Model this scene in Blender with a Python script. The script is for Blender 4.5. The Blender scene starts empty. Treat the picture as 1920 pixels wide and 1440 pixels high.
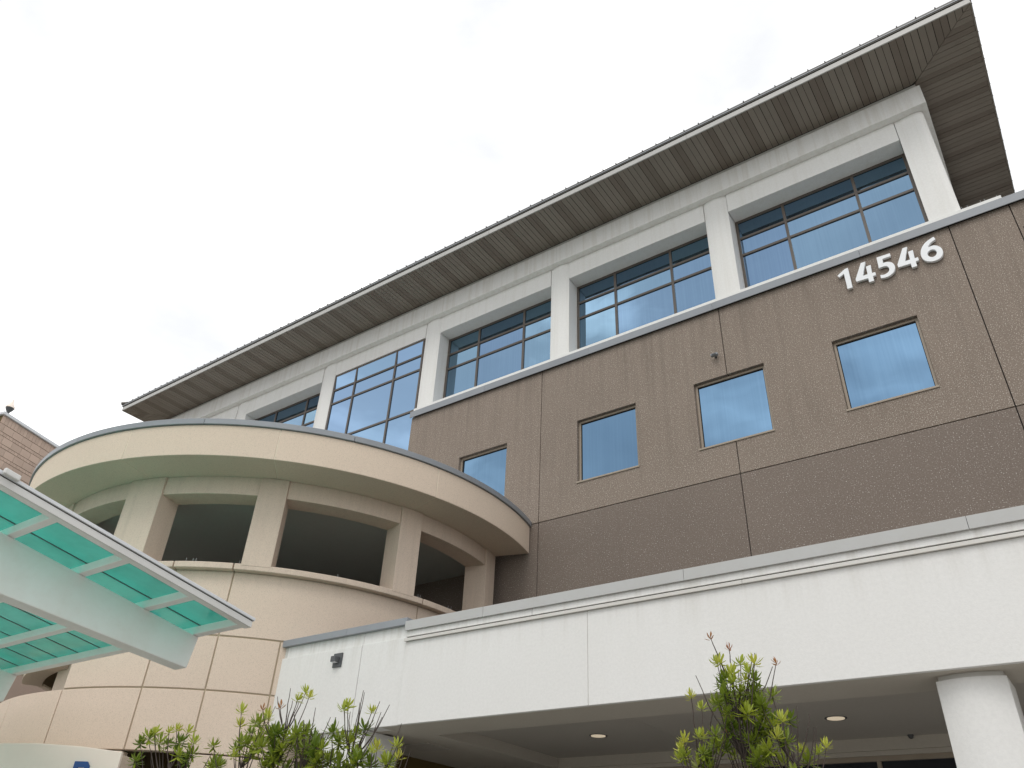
import bpy, bmesh, math, random
from mathutils import Vector, Matrix
random.seed(7)
R = math.radians
sc = bpy.context.scene
COL = sc.collection

# ------------------------------------------------------------------ camera
cam = bpy.data.cameras.new('camera')
cam.sensor_width = 36.0
cam.lens = 36.0 * 1467.67 / 1920.0
cam.clip_start, cam.clip_end = 0.05, 2000
camo = bpy.data.objects.new('camera', cam)
COL.objects.link(camo)
yaw, pit, roll = R(-36.70068), R(33.88325), R(-2.95083)
fw = Vector((math.sin(yaw) * math.cos(pit), math.cos(yaw) * math.cos(pit), math.sin(pit)))
rt = Vector((math.cos(yaw), -math.sin(yaw), 0))
dn = fw.cross(rt)
c_, s_ = math.cos(roll), math.sin(roll)
r2, d2 = c_ * rt + s_ * dn, -s_ * rt + c_ * dn
M = Matrix((r2, -d2, -fw)).transposed().to_4x4()
M.translation = Vector((0, 0, 1.6))
camo.matrix_world = M
sc.camera = camo

# ------------------------------------------------------------------ world: thin bright overcast over a Nishita sky
SUN_EL, SUN_AZ = 52.0, 165.0           # azimuth clockwise from +Y (the facade faces -Y)
world = bpy.data.worlds.new('World')
sc.world = world
world.use_nodes = True
wn, wl = world.node_tree.nodes, world.node_tree.links
wn.clear()
wout = wn.new('ShaderNodeOutputWorld')
bg_sky, bg_cld, mixs = wn.new('ShaderNodeBackground'), wn.new('ShaderNodeBackground'), wn.new('ShaderNodeMixShader')
sky = wn.new('ShaderNodeTexSky')
sky.sky_type = 'NISHITA'
sky.sun_disc = False
sky.sun_elevation, sky.sun_rotation = R(SUN_EL), R(SUN_AZ)
bg_sky.inputs['Strength'].default_value = 0.10
wl.new(sky.outputs[0], bg_sky.inputs['Color'])
tc = wn.new('ShaderNodeTexCoord')
mp = wn.new('ShaderNodeMapping')
mp.inputs['Scale'].default_value = (1.0, 1.0, 2.2)
nz = wn.new('ShaderNodeTexNoise')
nz.inputs['Scale'].default_value = 3.6
nz.inputs['Detail'].default_value = 7
nz.inputs['Roughness'].default_value = 0.52
nz.inputs['Distortion'].default_value = 0.35
rmp = wn.new('ShaderNodeValToRGB')
rmp.color_ramp.elements[0].position, rmp.color_ramp.elements[0].color = 0.34, (0.94, 0.955, 0.98, 1)
rmp.color_ramp.elements[1].position, rmp.color_ramp.elements[1].color = 0.68, (2.0, 1.98, 1.93, 1)
mid = rmp.color_ramp.elements.new(0.50)
mid.color = (1.08, 1.09, 1.10, 1)
rmf = wn.new('ShaderNodeValToRGB')
rmf.color_ramp.elements[0].position, rmf.color_ramp.elements[0].color = 0.30, (0.95, 0.95, 0.95, 1)
rmf.color_ramp.elements[1].position, rmf.color_ramp.elements[1].color = 0.55, (0.98, 0.98, 0.98, 1)
wl.new(tc.outputs['Generated'], mp.inputs['Vector'])
wl.new(mp.outputs[0], nz.inputs['Vector'])
wl.new(nz.outputs['Fac'], rmp.inputs[0])
wl.new(nz.outputs['Fac'], rmf.inputs[0])
wl.new(rmp.outputs[0], bg_cld.inputs['Color'])
bg_cld.inputs['Strength'].default_value = 1.05
wl.new(rmf.outputs[0], mixs.inputs[0])
wl.new(bg_sky.outputs[0], mixs.inputs[1])
wl.new(bg_cld.outputs[0], mixs.inputs[2])
wl.new(mixs.outputs[0], wout.inputs[0])

sun = bpy.data.lights.new('sun', 'SUN')
sun.energy, sun.angle, sun.color = 0.9, R(25), (1.0, 0.96, 0.9)
suno = bpy.data.objects.new('sun', sun)
COL.objects.link(suno)
sd = Vector((math.sin(R(SUN_AZ)) * math.cos(R(SUN_EL)), math.cos(R(SUN_AZ)) * math.cos(R(SUN_EL)), math.sin(R(SUN_EL))))
suno.rotation_euler = (-sd).to_track_quat('-Z', 'Y').to_euler()
suno.location = sd * 60

vs = sc.view_settings
vs.view_transform, vs.look, vs.gamma, vs.exposure = 'Standard', 'None', 1.0, 0.0
vs.use_curve_mapping = False
sc.cycles.max_bounces = 8
sc.cycles.transparent_max_bounces = 12

# ------------------------------------------------------------------ materials
def newmat(name):
    m = bpy.data.materials.new(name)
    m.use_nodes = True
    nt = m.node_tree
    b = nt.nodes['Principled BSDF']
    return m, nt.nodes, nt.links, b

def mixcol(n, l, fac, a, b_, typ='MIX'):
    x = n.new('ShaderNodeMix')
    x.data_type = 'RGBA'
    x.blend_type = typ
    for sock, v in ((x.inputs[0], fac), (x.inputs[6], a), (x.inputs[7], b_)):
        if hasattr(v, 'links'):
            l.new(v, sock)
        elif isinstance(v, (int, float)):
            sock.default_value = v
        else:
            sock.default_value = (*v, 1)
    return x.outputs[2]

def noise(n, l, scale, detail=4, rough=0.55, stretch=None, kind='NOISE'):
    g = n.new('ShaderNodeNewGeometry')
    src = g.outputs['Position']
    if stretch:
        m = n.new('ShaderNodeMapping')
        m.inputs['Scale'].default_value = stretch
        l.new(src, m.inputs['Vector'])
        src = m.outputs[0]
    t = n.new('ShaderNodeTexNoise' if kind == 'NOISE' else 'ShaderNodeTexVoronoi')
    t.inputs['Scale'].default_value = scale
    if kind == 'NOISE':
        t.inputs['Detail'].default_value = detail
        t.inputs['Roughness'].default_value = rough
    l.new(src, t.inputs['Vector'])
    return t.outputs[0]

def ramp(n, l, src, p0, p1, c0=(0, 0, 0), c1=(1, 1, 1)):
    r = n.new('ShaderNodeValToRGB')
    r.color_ramp.elements[0].position, r.color_ramp.elements[0].color = p0, (*c0, 1)
    r.color_ramp.elements[1].position, r.color_ramp.elements[1].color = p1, (*c1, 1)
    l.new(src, r.inputs[0])
    return r.outputs[0]

def bump(n, l, b, src, strength, dist):
    u = n.new('ShaderNodeBump')
    u.inputs['Strength'].default_value = strength
    u.inputs['Distance'].default_value = dist
    l.new(src, u.inputs['Height'])
    l.new(u.outputs[0], b.inputs['Normal'])

def objrand(n):
    return n.new('ShaderNodeObjectInfo').outputs['Random']

def masonry(name, base, dark, speck=None, speck_scale=70, speck_lo=0.62, rough=0.9, bs=0.35, bd=0.01, bscale=90, streak=0.25, var=0.06, mott=0.35, spk_amt=0.6, drips=(), dripcol=None):
    """cast / stucco surface: mottling, vertical rain streaks, fine grain and, if asked for, light aggregate"""
    m, n, l, b = newmat(name)
    big = noise(n, l, 0.55, 5, 0.6)
    col = mixcol(n, l, ramp(n, l, big, 0.35, 0.7, (0, 0, 0), (mott,) * 3), base, dark)
    st = noise(n, l, 1.0, 4, 0.6, (2.6, 2.6, 0.16))
    col = mixcol(n, l, ramp(n, l, st, 0.52, 0.78, (0, 0, 0), (streak,) * 3), col, dark)
    fine = noise(n, l, 26, 5, 0.7)
    col = mixcol(n, l, ramp(n, l, fine, 0.38, 0.66, (0, 0, 0), (0.28,) * 3), col, tuple(x * 0.78 for x in base))
    if speck:
        ch = noise(n, l, 7.5, 6, 0.75)
        col = mixcol(n, l, ramp(n, l, ch, 0.70, 0.73, (0, 0, 0), (0.55,) * 3), col, speck)
        sp = noise(n, l, speck_scale, 2, 0.5)
        col = mixcol(n, l, ramp(n, l, sp, 0.30, 0.46, (0.5,) * 3, (0, 0, 0)), col, tuple(x * 0.55 for x in base))
        col = mixcol(n, l, ramp(n, l, sp, speck_lo, speck_lo + 0.05, (0, 0, 0), (spk_amt,) * 3), col, speck)
    for zt_, ln_, amt_ in drips:          # rain-water stains that run down from an edge
        g = n.new('ShaderNodeNewGeometry')
        sx = n.new('ShaderNodeSeparateXYZ')
        l.new(g.outputs['Position'], sx.inputs[0])
        mr = n.new('ShaderNodeMapRange')
        mr.inputs[1].default_value, mr.inputs[2].default_value = zt_ - ln_, zt_
        l.new(sx.outputs['Z'], mr.inputs[0])
        dn_ = ramp(n, l, noise(n, l, 1.0, 5, 0.65, (7.0, 7.0, 0.35)), 0.46, 0.70)
        ml = n.new('ShaderNodeMath')
        ml.operation = 'MULTIPLY'
        l.new(mr.outputs[0], ml.inputs[0])
        l.new(dn_, ml.inputs[1])
        m2 = n.new('ShaderNodeMath')
        m2.operation = 'MULTIPLY'
        m2.inputs[1].default_value = amt_
        l.new(ml.outputs[0], m2.inputs[0])
        col = mixcol(n, l, m2.outputs[0], col, dripcol or tuple(x * 0.6 for x in base))
    v = n.new('ShaderNodeMapRange')
    v.inputs[3].default_value, v.inputs[4].default_value = 1 - var, 1 + var
    l.new(objrand(n), v.inputs[0])
    hs = n.new('ShaderNodeHueSaturation')
    l.new(v.outputs[0], hs.inputs['Value'])
    l.new(col, hs.inputs['Color'])
    l.new(hs.outputs[0], b.inputs['Base Color'])
    b.inputs['Roughness'].default_value = rough
    b.inputs['Specular IOR Level'].default_value = 0.25
    bump(n, l, b, noise(n, l, bscale, 3, 0.6), bs, bd)
    return m

def paint(name, base, rough=0.5, metal=0.0, spec=0.4, grime=0.25, var=0.0, gcol=None, bs=0.0):
    m, n, l, b = newmat(name)
    g = noise(n, l, 1.6, 5, 0.65)
    col = mixcol(n, l, ramp(n, l, g, 0.42, 0.75, (0, 0, 0), (grime,) * 3), base, gcol or tuple(x * 0.7 for x in base))
    f = noise(n, l, 14, 4, 0.6)
    col = mixcol(n, l, ramp(n, l, f, 0.5, 0.8, (0, 0, 0), (grime * 0.5,) * 3), col, gcol or tuple(x * 0.75 for x in base))
    if var:
        v = n.new('ShaderNodeMapRange')
        v.inputs[3].default_value, v.inputs[4].default_value = 1 - var, 1 + var
        l.new(objrand(n), v.inputs[0])
        hs = n.new('ShaderNodeHueSaturation')
        l.new(v.outputs[0], hs.inputs['Value'])
        l.new(col, hs.inputs['Color'])
        col = hs.outputs[0]
    l.new(col, b.inputs['Base Color'])
    b.inputs['Roughness'].default_value = rough
    b.inputs['Metallic'].default_value = metal
    b.inputs['Specular IOR Level'].default_value = spec
    if bs:
        bump(n, l, b, noise(n, l, 60, 3, 0.6), bs, 0.004)
    return m

def glassmat(name, tint, tint2, rough=0.015, wav=0.02, blind=0.0):
    """solar control glass: a tinted mirror coating, each pane a little different and slightly uneven"""
    m, n, l, b = newmat(name)
    col = mixcol(n, l, objrand(n), tint, tint2)
    if blind:      # the folds of drawn blinds show faintly through the coating
        f = noise(n, l, 1.0, 3, 0.6, (22.0, 0.01, 0.25))
        col = mixcol(n, l, ramp(n, l, f, 0.35, 0.7, (0, 0, 0), (blind,) * 3), col, tuple(x * 1.35 + 0.03 for x in tint))
        f2 = noise(n, l, 0.45, 2, 0.5)
        col = mixcol(n, l, ramp(n, l, f2, 0.35, 0.65, (0, 0, 0), (blind,) * 3), col, tuple(x * 0.62 for x in tint))
    l.new(col, b.inputs['Base Color'])
    b.inputs['Metallic'].default_value = 1.0
    b.inputs['Roughness'].default_value = rough
    bump(n, l, b, noise(n, l, 0.9, 1, 0.4), wav, 0.25)
    return m

MAT = {}
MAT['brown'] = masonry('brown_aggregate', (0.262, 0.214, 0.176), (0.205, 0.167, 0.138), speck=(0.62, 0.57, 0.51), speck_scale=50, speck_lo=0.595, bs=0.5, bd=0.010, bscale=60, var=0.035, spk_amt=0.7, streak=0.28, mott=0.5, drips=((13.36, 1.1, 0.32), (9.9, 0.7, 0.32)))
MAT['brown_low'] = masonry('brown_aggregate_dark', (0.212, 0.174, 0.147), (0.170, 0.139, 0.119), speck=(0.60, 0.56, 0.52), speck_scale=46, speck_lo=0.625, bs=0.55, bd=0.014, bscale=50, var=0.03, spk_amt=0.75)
MAT['beige'] = masonry('beige_cast_stone', (0.675, 0.56, 0.462), (0.585, 0.48, 0.388), speck=(0.72, 0.64, 0.55), speck_scale=75, speck_lo=0.66, bs=0.3, bd=0.006, bscale=80, streak=0.14, var=0.03, spk_amt=0.6, mott=0.45, drips=((6.52, 0.35, 0.22),))
MAT['beige_ring'] = masonry('beige_cast_ring', (0.70, 0.585, 0.475), (0.62, 0.515, 0.415), speck=(0.74, 0.66, 0.54), speck_scale=75, speck_lo=0.66, bs=0.25, bd=0.006, bscale=80, streak=0.12, var=0.02, spk_amt=0.5)
MAT['stucco'] = masonry('white_stucco', (0.75, 0.748, 0.735), (0.70, 0.695, 0.67), rough=0.85, bs=0.22, bd=0.006, bscale=70, streak=0.4, var=0.012, mott=0.35, drips=((5.0, 0.5, 0.3), (5.2, 0.2, 0.3)), dripcol=(0.50, 0.48, 0.43))
MAT['stucco_up'] = masonry('pale_stucco', (0.80, 0.798, 0.78), (0.73, 0.725, 0.695), rough=0.85, bs=0.15, bd=0.004, bscale=70, streak=0.14, var=0.012, mott=0.3, drips=((16.9, 0.2, 0.22), (13.9, 0.4, 0.15)), dripcol=(0.50, 0.46, 0.38))
MAT['ceiling'] = masonry('taupe_ceiling', (0.47, 0.44, 0.40), (0.42, 0.39, 0.35), rough=0.9, bs=0.12, bd=0.004, bscale=70, streak=0.1, var=0.01)
MAT['loggia'] = masonry('grey_loggia_ceiling', (0.43, 0.44, 0.42), (0.36, 0.37, 0.35), rough=0.9, bs=0.1, bd=0.004, streak=0.1)
MAT['beam_under'] = masonry('pale_taupe_soffit', (0.52, 0.485, 0.43), (0.46, 0.42, 0.37), rough=0.9, bs=0.12, bd=0.004, bscale=70, streak=0.1, var=0.01)
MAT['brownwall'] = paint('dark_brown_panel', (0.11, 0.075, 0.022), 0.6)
MAT['sealant'] = paint('tan_sealant', (0.42, 0.35, 0.25), 0.8)
MAT['sealant_pale'] = paint('pale_sealant', (0.72, 0.65, 0.53), 0.8)
MAT['gap'] = paint('dark_joint', (0.035, 0.03, 0.027), 0.9)
MAT['metal_grey'] = paint('grey_metal_coping', (0.25, 0.268, 0.292), 0.42, 0.0, 0.5, 0.3, 0.05)
MAT['metal_light'] = paint('pale_metal_coping', (0.43, 0.435, 0.43), 0.4, 0.0, 0.5, 0.25, 0.03, (0.36, 0.34, 0.30))
MAT['metal_band'] = paint('cream_metal_band', (0.56, 0.55, 0.52), 0.4, 0.0, 0.5, 0.3, 0.03, (0.44, 0.40, 0.34))
MAT['white_paint'] = paint('white_fascia_paint', (0.66, 0.66, 0.645), 0.45, 0, 0.45, 0.2)
MAT['fascia_paint'] = paint('pale_grey_eave_paint', (0.47, 0.465, 0.445), 0.45, 0, 0.45, 0.25)
MAT['bronze'] = paint('bronze_window_frame', (0.10, 0.082, 0.068), 0.38, 0.0, 0.5, 0.2)
MAT['tan_frame'] = paint('tan_window_frame', (0.33, 0.275, 0.215), 0.42, 0.0, 0.5, 0.25)
MAT['soffit'] = paint('brown_soffit_metal', (0.25, 0.22, 0.185), 0.5, 0.0, 0.35, 0.3, 0.05)
MAT['soffit_dark'] = paint('perforated_soffit_metal', (0.205, 0.174, 0.145), 0.6, 0.0, 0.3, 0.3, 0.05, None, 0.3)
MAT['roof'] = paint('dark_standing_seam_roof', (0.085, 0.078, 0.068), 0.4, 0.0, 0.5, 0.3)
MAT['digit'] = paint('white_letter_face', (0.80, 0.82, 0.84), 0.4, 0, 0.45, 0.08)
MAT['glass_up'] = glassmat('blue_solar_glass', (0.205, 0.33, 0.44), (0.155, 0.245, 0.38), blind=0.10)
MAT['glass_curtain'] = glassmat('bright_solar_glass', (0.235, 0.355, 0.53), (0.22, 0.345, 0.49), wav=0.012)
MAT['glass_small'] = glassmat('deep_blue_glass', (0.145, 0.25, 0.37), (0.115, 0.205, 0.33), rough=0.03, wav=0.03, blind=0.13)
MAT['glass_dark'] = glassmat('storefront_glass', (0.08, 0.09, 0.11), (0.07, 0.08, 0.10))
MAT['steel_white'] = paint('white_painted_steel', (0.83, 0.815, 0.805), 0.42, 0, 0.45, 0.22, 0.02, (0.60, 0.52, 0.45))
MAT['light_grey'] = paint('light_grey_cap', (0.66, 0.68, 0.71), 0.45)
MAT['fixture'] = paint('dark_grey_fixture', (0.085, 0.09, 0.095), 0.45)
MAT['sign'] = paint('cream_sign_face', (0.86, 0.755, 0.67), 0.5, 0, 0.4, 0.12)
MAT['blue'] = paint('blue_letter', (0.012, 0.07, 0.25), 0.4, 0, 0.45, 0.05)
MAT['brick'] = masonry('pinkish_split_block', (0.56, 0.43, 0.355), (0.49, 0.37, 0.30), bs=0.5, bd=0.01, bscale=30, streak=0.1, var=0.09)
MAT['mortar'] = paint('dark_mortar', (0.095, 0.07, 0.022), 0.9)
MAT['twig'] = paint('grey_brown_bark', (0.075, 0.06, 0.053), 0.85, 0, 0.2, 0.4)
MAT['asphalt'] = masonry('asphalt', (0.055, 0.055, 0.056), (0.045, 0.045, 0.046), speck=(0.12, 0.12, 0.12), speck_scale=60, streak=0.0)
MAT['paving'] = masonry('concrete_paving', (0.40, 0.385, 0.36), (0.33, 0.315, 0.29), streak=0.0)
MAT['mulch'] = masonry('bark_mulch', (0.09, 0.055, 0.035), (0.05, 0.032, 0.022), bscale=25, bs=0.8, bd=0.03, streak=0.0)
MAT['dark_in'] = paint('dark_interior', (0.05, 0.045, 0.04), 0.9)

def tealmat():
    m, n, l, b = newmat('teal_laminated_glass')
    n.remove(b)
    out = n['Material Output']
    tr, tl, gl = n.new('ShaderNodeBsdfTransparent'), n.new('ShaderNodeBsdfTranslucent'), n.new('ShaderNodeBsdfGlossy')
    tr.inputs[0].default_value = (0.58, 1.0, 0.93, 1)
    g = noise(n, l, 1.5, 6, 0.7)
    c = mixcol(n, l, ramp(n, l, g, 0.4, 0.75, (0, 0, 0), (0.9,) * 3), (0.36, 1.0, 0.88), (0.26, 0.74, 0.63))
    l.new(c, tl.inputs[0])
    gl.inputs['Roughness'].default_value = 0.04
    gl.inputs[0].default_value = (0.8, 0.9, 0.88, 1)
    mx, mx2 = n.new('ShaderNodeMixShader'), n.new('ShaderNodeMixShader')
    mx.inputs[0].default_value = 0.46
    l.new(tr.outputs[0], mx.inputs[1])
    l.new(tl.outputs[0], mx.inputs[2])
    fr = n.new('ShaderNodeFresnel')
    fr.inputs[0].default_value = 1.35
    l.new(fr.outputs[0], mx2.inputs[0])
    l.new(mx.outputs[0], mx2.inputs[1])
    l.new(gl.outputs[0], mx2.inputs[2])
    l.new(mx2.outputs[0], out.inputs[0])
    return m
MAT['teal'] = tealmat()

def leafmat(name, a, b2, tip):
    m, n, l, b = newmat(name)
    oi = objrand(n)
    col = mixcol(n, l, oi, a, b2)
    f = noise(n, l, 18, 3, 0.5)
    col = mixcol(n, l, ramp(n, l, f, 0.4, 0.7, (0, 0, 0), (0.6,) * 3), col, tip)
    l.new(col, b.inputs['Base Color'])
    b.inputs['Roughness'].default_value = 0.38
    b.inputs['Specular IOR Level'].default_value = 0.5
    out = n['Material Output']
    tl, mx = n.new('ShaderNodeBsdfTranslucent'), n.new('ShaderNodeMixShader')
    l.new(col, tl.inputs[0])
    mx.inputs[0].default_value = 0.36
    l.new(b.outputs[0], mx.inputs[1])
    l.new(tl.outputs[0], mx.inputs[2])
    l.new(mx.outputs[0], out.inputs[0])
    return m
MAT['leaf'] = leafmat('green_leaf', (0.11, 0.175, 0.02), (0.33, 0.385, 0.04), (0.17, 0.245, 0.026))
MAT['leaf_young'] = leafmat('young_leaf', (0.40, 0.48, 0.07), (0.56, 0.55, 0.09), (0.34, 0.41, 0.06))
MAT['leaf_red'] = leafmat('red_new_leaf', (0.42, 0.13, 0.07), (0.38, 0.19, 0.07), (0.33, 0.16, 0.06))
def lampmat():
    m, n, l, b = newmat('lamp_lens')
    b.inputs['Base Color'].default_value = (0.8, 0.72, 0.6, 1)
    b.inputs['Emission Color'].default_value = (1.0, 0.83, 0.6, 1)
    b.inputs['Emission Strength'].default_value = 0.42
    return m
MAT['lens'] = lampmat()

# ------------------------------------------------------------------ mesh helpers
class MB:
    def __init__(s):
        s.v, s.f = [], []
    def add(s, vs_, fs_):
        o = len(s.v)
        s.v += [tuple(p) for p in vs_]
        s.f += [tuple(i + o for i in f) for f in fs_]
        return s
    def box(s, x0, x1, y0, y1, z0, z1):
        return s.add([(x0, y0, z0), (x1, y0, z0), (x1, y1, z0), (x0, y1, z0), (x0, y0, z1), (x1, y0, z1), (x1, y1, z1), (x0, y1, z1)],
                     [(0, 3, 2, 1), (4, 5, 6, 7), (0, 1, 5, 4), (1, 2, 6, 5), (2, 3, 7, 6), (3, 0, 4, 7)])
    def hexa(s, p):
        """eight corners in box order"""
        return s.add(p, [(0, 3, 2, 1), (4, 5, 6, 7), (0, 1, 5, 4), (1, 2, 6, 5), (2, 3, 7, 6), (3, 0, 4, 7)])
    def prism(s, poly, axis, a, b):
        """poly: counter-clockwise 2-D points extruded from a to b along an axis ('y': (x,z) points, 'z': (x,y), 'x': (y,z))"""
        k = len(poly)
        f = {'y': lambda p, t: (p[0], t, p[1]), 'z': lambda p, t: (p[0], p[1], t), 'x': lambda p, t: (t, p[0], p[1])}[axis]
        return s.add([f(p, a) for p in poly] + [f(p, b) for p in poly],
                     [tuple(range(k - 1, -1, -1)), tuple(range(k, 2 * k))] + [(i, (i + 1) % k, k + (i + 1) % k, k + i) for i in range(k)])
    def arc(s, cx, cy, r0, r1, z0, z1, a0, a1, n=None, ztop=None):
        """solid ring segment, angles in degrees"""
        n = n or max(2, int(abs(a1 - a0) / 2.0))
        o = len(s.v)
        for i in range(n + 1):
            a = R(a0 + (a1 - a0) * i / n)
            zt = ztop(math.degrees(a)) if ztop else z1
            for r, z in ((r0, z0), (r1, z0), (r1, zt), (r0, zt)):
                s.v.append((cx + r * math.cos(a), cy + r * math.sin(a), z))
        for i in range(n):
            p, q = o + 4 * i, o + 4 * i + 4
            for k in range(4):
                k2 = (k + 1) % 4
                s.f.append((p + k, p + k2, q + k2, q + k))
        s.f.append((o + 3, o + 2, o + 1, o))
        e = o + 4 * n
        s.f.append((e, e + 1, e + 2, e + 3))
        return s
    def tube(s, pts, radii, k=6):
        o = len(s.v)
        pts = [Vector(p) for p in pts]
        for i, p in enumerate(pts):
            d = (pts[min(i + 1, len(pts) - 1)] - pts[max(i - 1, 0)]).normalized()
            u = d.cross(Vector((0.31, 0.95, 0.1))).normalized()
            w = d.cross(u)
            for j in range(k):
                a = 2 * math.pi * j / k
                s.v.append(tuple(p + (u * math.cos(a) + w * math.sin(a)) * radii[i]))
        for i in range(len(pts) - 1):
            for j in range(k):
                s.f.append((o + i * k + j, o + i * k + (j + 1) % k, o + (i + 1) * k + (j + 1) % k, o + (i + 1) * k + j))
        s.f.append(tuple(o + j for j in range(k - 1, -1, -1)))
        s.f.append(tuple(o + (len(pts) - 1) * k + j for j in range(k)))
        return s
    def lathe(s, cx, cy, prof, k=24):
        o = len(s.v)
        for r, z in prof:
            for j in range(k):
                a = 2 * math.pi * j / k
                s.v.append((cx + r * math.cos(a), cy + r * math.sin(a), z))
        for i in range(len(prof) - 1):
            for j in range(k):
                s.f.append((o + i * k + j, o + i * k + (j + 1) % k, o + (i + 1) * k + (j + 1) % k, o + (i + 1) * k + j))
        s.f.append(tuple(o + j for j in range(k - 1, -1, -1)))
        s.f.append(tuple(o + (len(prof) - 1) * k + j for j in range(k)))
        return s
    def mesh(s, name, mat, smooth=False):
        me = bpy.data.meshes.new(name)
        me.from_pydata(s.v, [], s.f)
        bm = bmesh.new()
        bm.from_mesh(me)
        bmesh.ops.recalc_face_normals(bm, faces=bm.faces)
        bm.to_mesh(me)
        bm.free()
        if smooth:
            me.polygons.foreach_set('use_smooth', [True] * len(me.polygons))
            me.set_sharp_from_angle(angle=R(32))
        me.materials.append(MAT[mat])
        return me
    def build(s, name, mat, parent=None, bevel=0.0, smooth=False):
        o = bpy.data.objects.new(name, s.mesh(name, mat, smooth))
        return link(o, parent, bevel)

def link(o, parent=None, bevel=0.0):
    COL.objects.link(o)
    if parent:
        o.parent = parent
        o.matrix_parent_inverse = Matrix.Translation(-absloc(parent))
    if bevel:
        b = o.modifiers.new('bevel', 'BEVEL')
        b.width, b.segments, b.limit_method, b.angle_limit = bevel, 2, 'ANGLE', R(40)
        b.harden_normals = False
    return o

def absloc(o):
    v = Vector(o.location)
    # parents here are only ever translated; a parent inverse cancels the grandparent
    return v if o.parent is None else o.matrix_parent_inverse.translation + v + absloc(o.parent)

def tag(o, label=None, cat=None, group=None, kind=None):
    for k, v in (('label', label), ('category', cat), ('group', group), ('kind', kind)):
        if v:
            o[k] = v
    return o

def thing(name, loc, label, cat, group=None):
    o = bpy.data.objects.new(name, None)
    o.empty_display_size = 0.3
    o.location = loc
    COL.objects.link(o)
    return tag(o, label, cat, group)

def part_empty(name, parent):
    o = bpy.data.objects.new(name, None)
    o.empty_display_size = 0.2
    return link(o, parent)

def box(name, mat, parent, x0, x1, y0, y1, z0, z1, bevel=0.0):
    return MB().box(x0, x1, y0, y1, z0, z1).build(name, mat, parent, bevel)

def sheet_with_holes(x0, x1, z0, z1, y0, y1, holes):
    """a wall slab with rectangular openings, reveals included"""
    xs = sorted({x0, x1, *[min(max(h[i], x0), x1) for h in holes for i in (0, 1)]})
    zs = sorted({z0, z1, *[min(max(h[i], z0), z1) for h in holes for i in (2, 3)]})
    solid = lambda i, j: 0 <= i < len(xs) - 1 and 0 <= j < len(zs) - 1 and not any(
        h[0] < (xs[i] + xs[i + 1]) / 2 < h[1] and h[2] < (zs[j] + zs[j + 1]) / 2 < h[3] for h in holes)
    m = MB()
    idx = {}
    def vid(i, j, k):
        if (i, j, k) not in idx:
            idx[(i, j, k)] = len(m.v)
            m.v.append((xs[i], (y0, y1)[k], zs[j]))
        return idx[(i, j, k)]
    for i in range(len(xs) - 1):
        for j in range(len(zs) - 1):
            if not solid(i, j):
                continue
            a = [(i, j), (i + 1, j), (i + 1, j + 1), (i, j + 1)]
            m.f.append(tuple(vid(*p, 0) for p in a))
            m.f.append(tuple(vid(*p, 1) for p in reversed(a)))
            for (p, q, ni, nj) in ((a[0], a[1], i, j - 1), (a[1], a[2], i + 1, j), (a[2], a[3], i, j + 1), (a[3], a[0], i - 1, j)):
                if not solid(ni, nj):
                    m.f.append((vid(*q, 0), vid(*p, 0), vid(*p, 1), vid(*q, 1)))
    return m

# ------------------------------------------------------------------ ground
def ground():
    g = MB().add([(-600, -600, 0), (600, -600, 0), (600, 600, 0), (-600, 600, 0)], [(0, 1, 2, 3)]).build('ground', 'asphalt')
    tag(g, 'dark asphalt ground reaching out around the building', None, None, 'structure')
    p = box('bounce_pavement', 'paving', None, -60, 45, -24, 40, 0.0, 0.13, 0.01)  # out of view; made pale and wide to bounce light onto the undersides
    tag(p, 'unseen concrete forecourt, kept pale and wide to bounce light upwards', None, None, 'structure')
    b = box('planting_bed', 'mulch', None, -8.2, 1.5, 3.8, 6.4, 0.10, 0.17, 0.02)
    tag(b, 'bark mulch planting bed under the shrubs', None, None, 'structure')
ground()

# ------------------------------------------------------------------ main building
D = 14.0
ZJ, ZC = 9.095, 13.375          # floor joint, underside of the coping
WIN = [(-12.06, -10.50), (-8.41, -6.825), (-5.38, -3.775), (-2.35, -0.726)]
WZ = (9.87, 11.53)
JX = [-14.0, -9.465, -4.59, 0.29, 1.36, 6.2]
bld = thing('office_building', (-13.5, 16.0, 0), 'large brown and white office building with overhanging hipped roof and numbers on its wall', 'building')

def window_small(x0, x1, z0, z1, mat='glass_small', label=None):
    w = part_empty('window', bld)
    fy0, fy1, t = D + 0.085, D + 0.17, 0.055
    m = sheet_with_holes(x0 + 0.004, x1 - 0.004, z0 + 0.004, z1 - 0.004, fy0, fy1, [(x0 + t, x1 - t, z0 + t, z1 - t)])
    m.build('window_frame', 'tan_frame', w, 0.006)
    box('sill', 'tan_frame', w, x0 - 0.015, x1 + 0.015, D - 0.022, D + 0.10, z0 - 0.03, z0 + 0.012, 0.005)
    m = sheet_with_holes(x0 + t, x1 - t, z0 + t, z1 - t, fy0 + 0.028, fy0 + 0.05, [(x0 + t + .013, x1 - t - .013, z0 + t + .013, z1 - t - .013)])
    m.build('gasket', 'gap', w)
    box('pane', mat, w, x0 + t + .011, x1 - t - .011, fy0 + 0.042, fy0 + 0.06, z0 + t + .011, z1 - t - .011)
    return w

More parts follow.
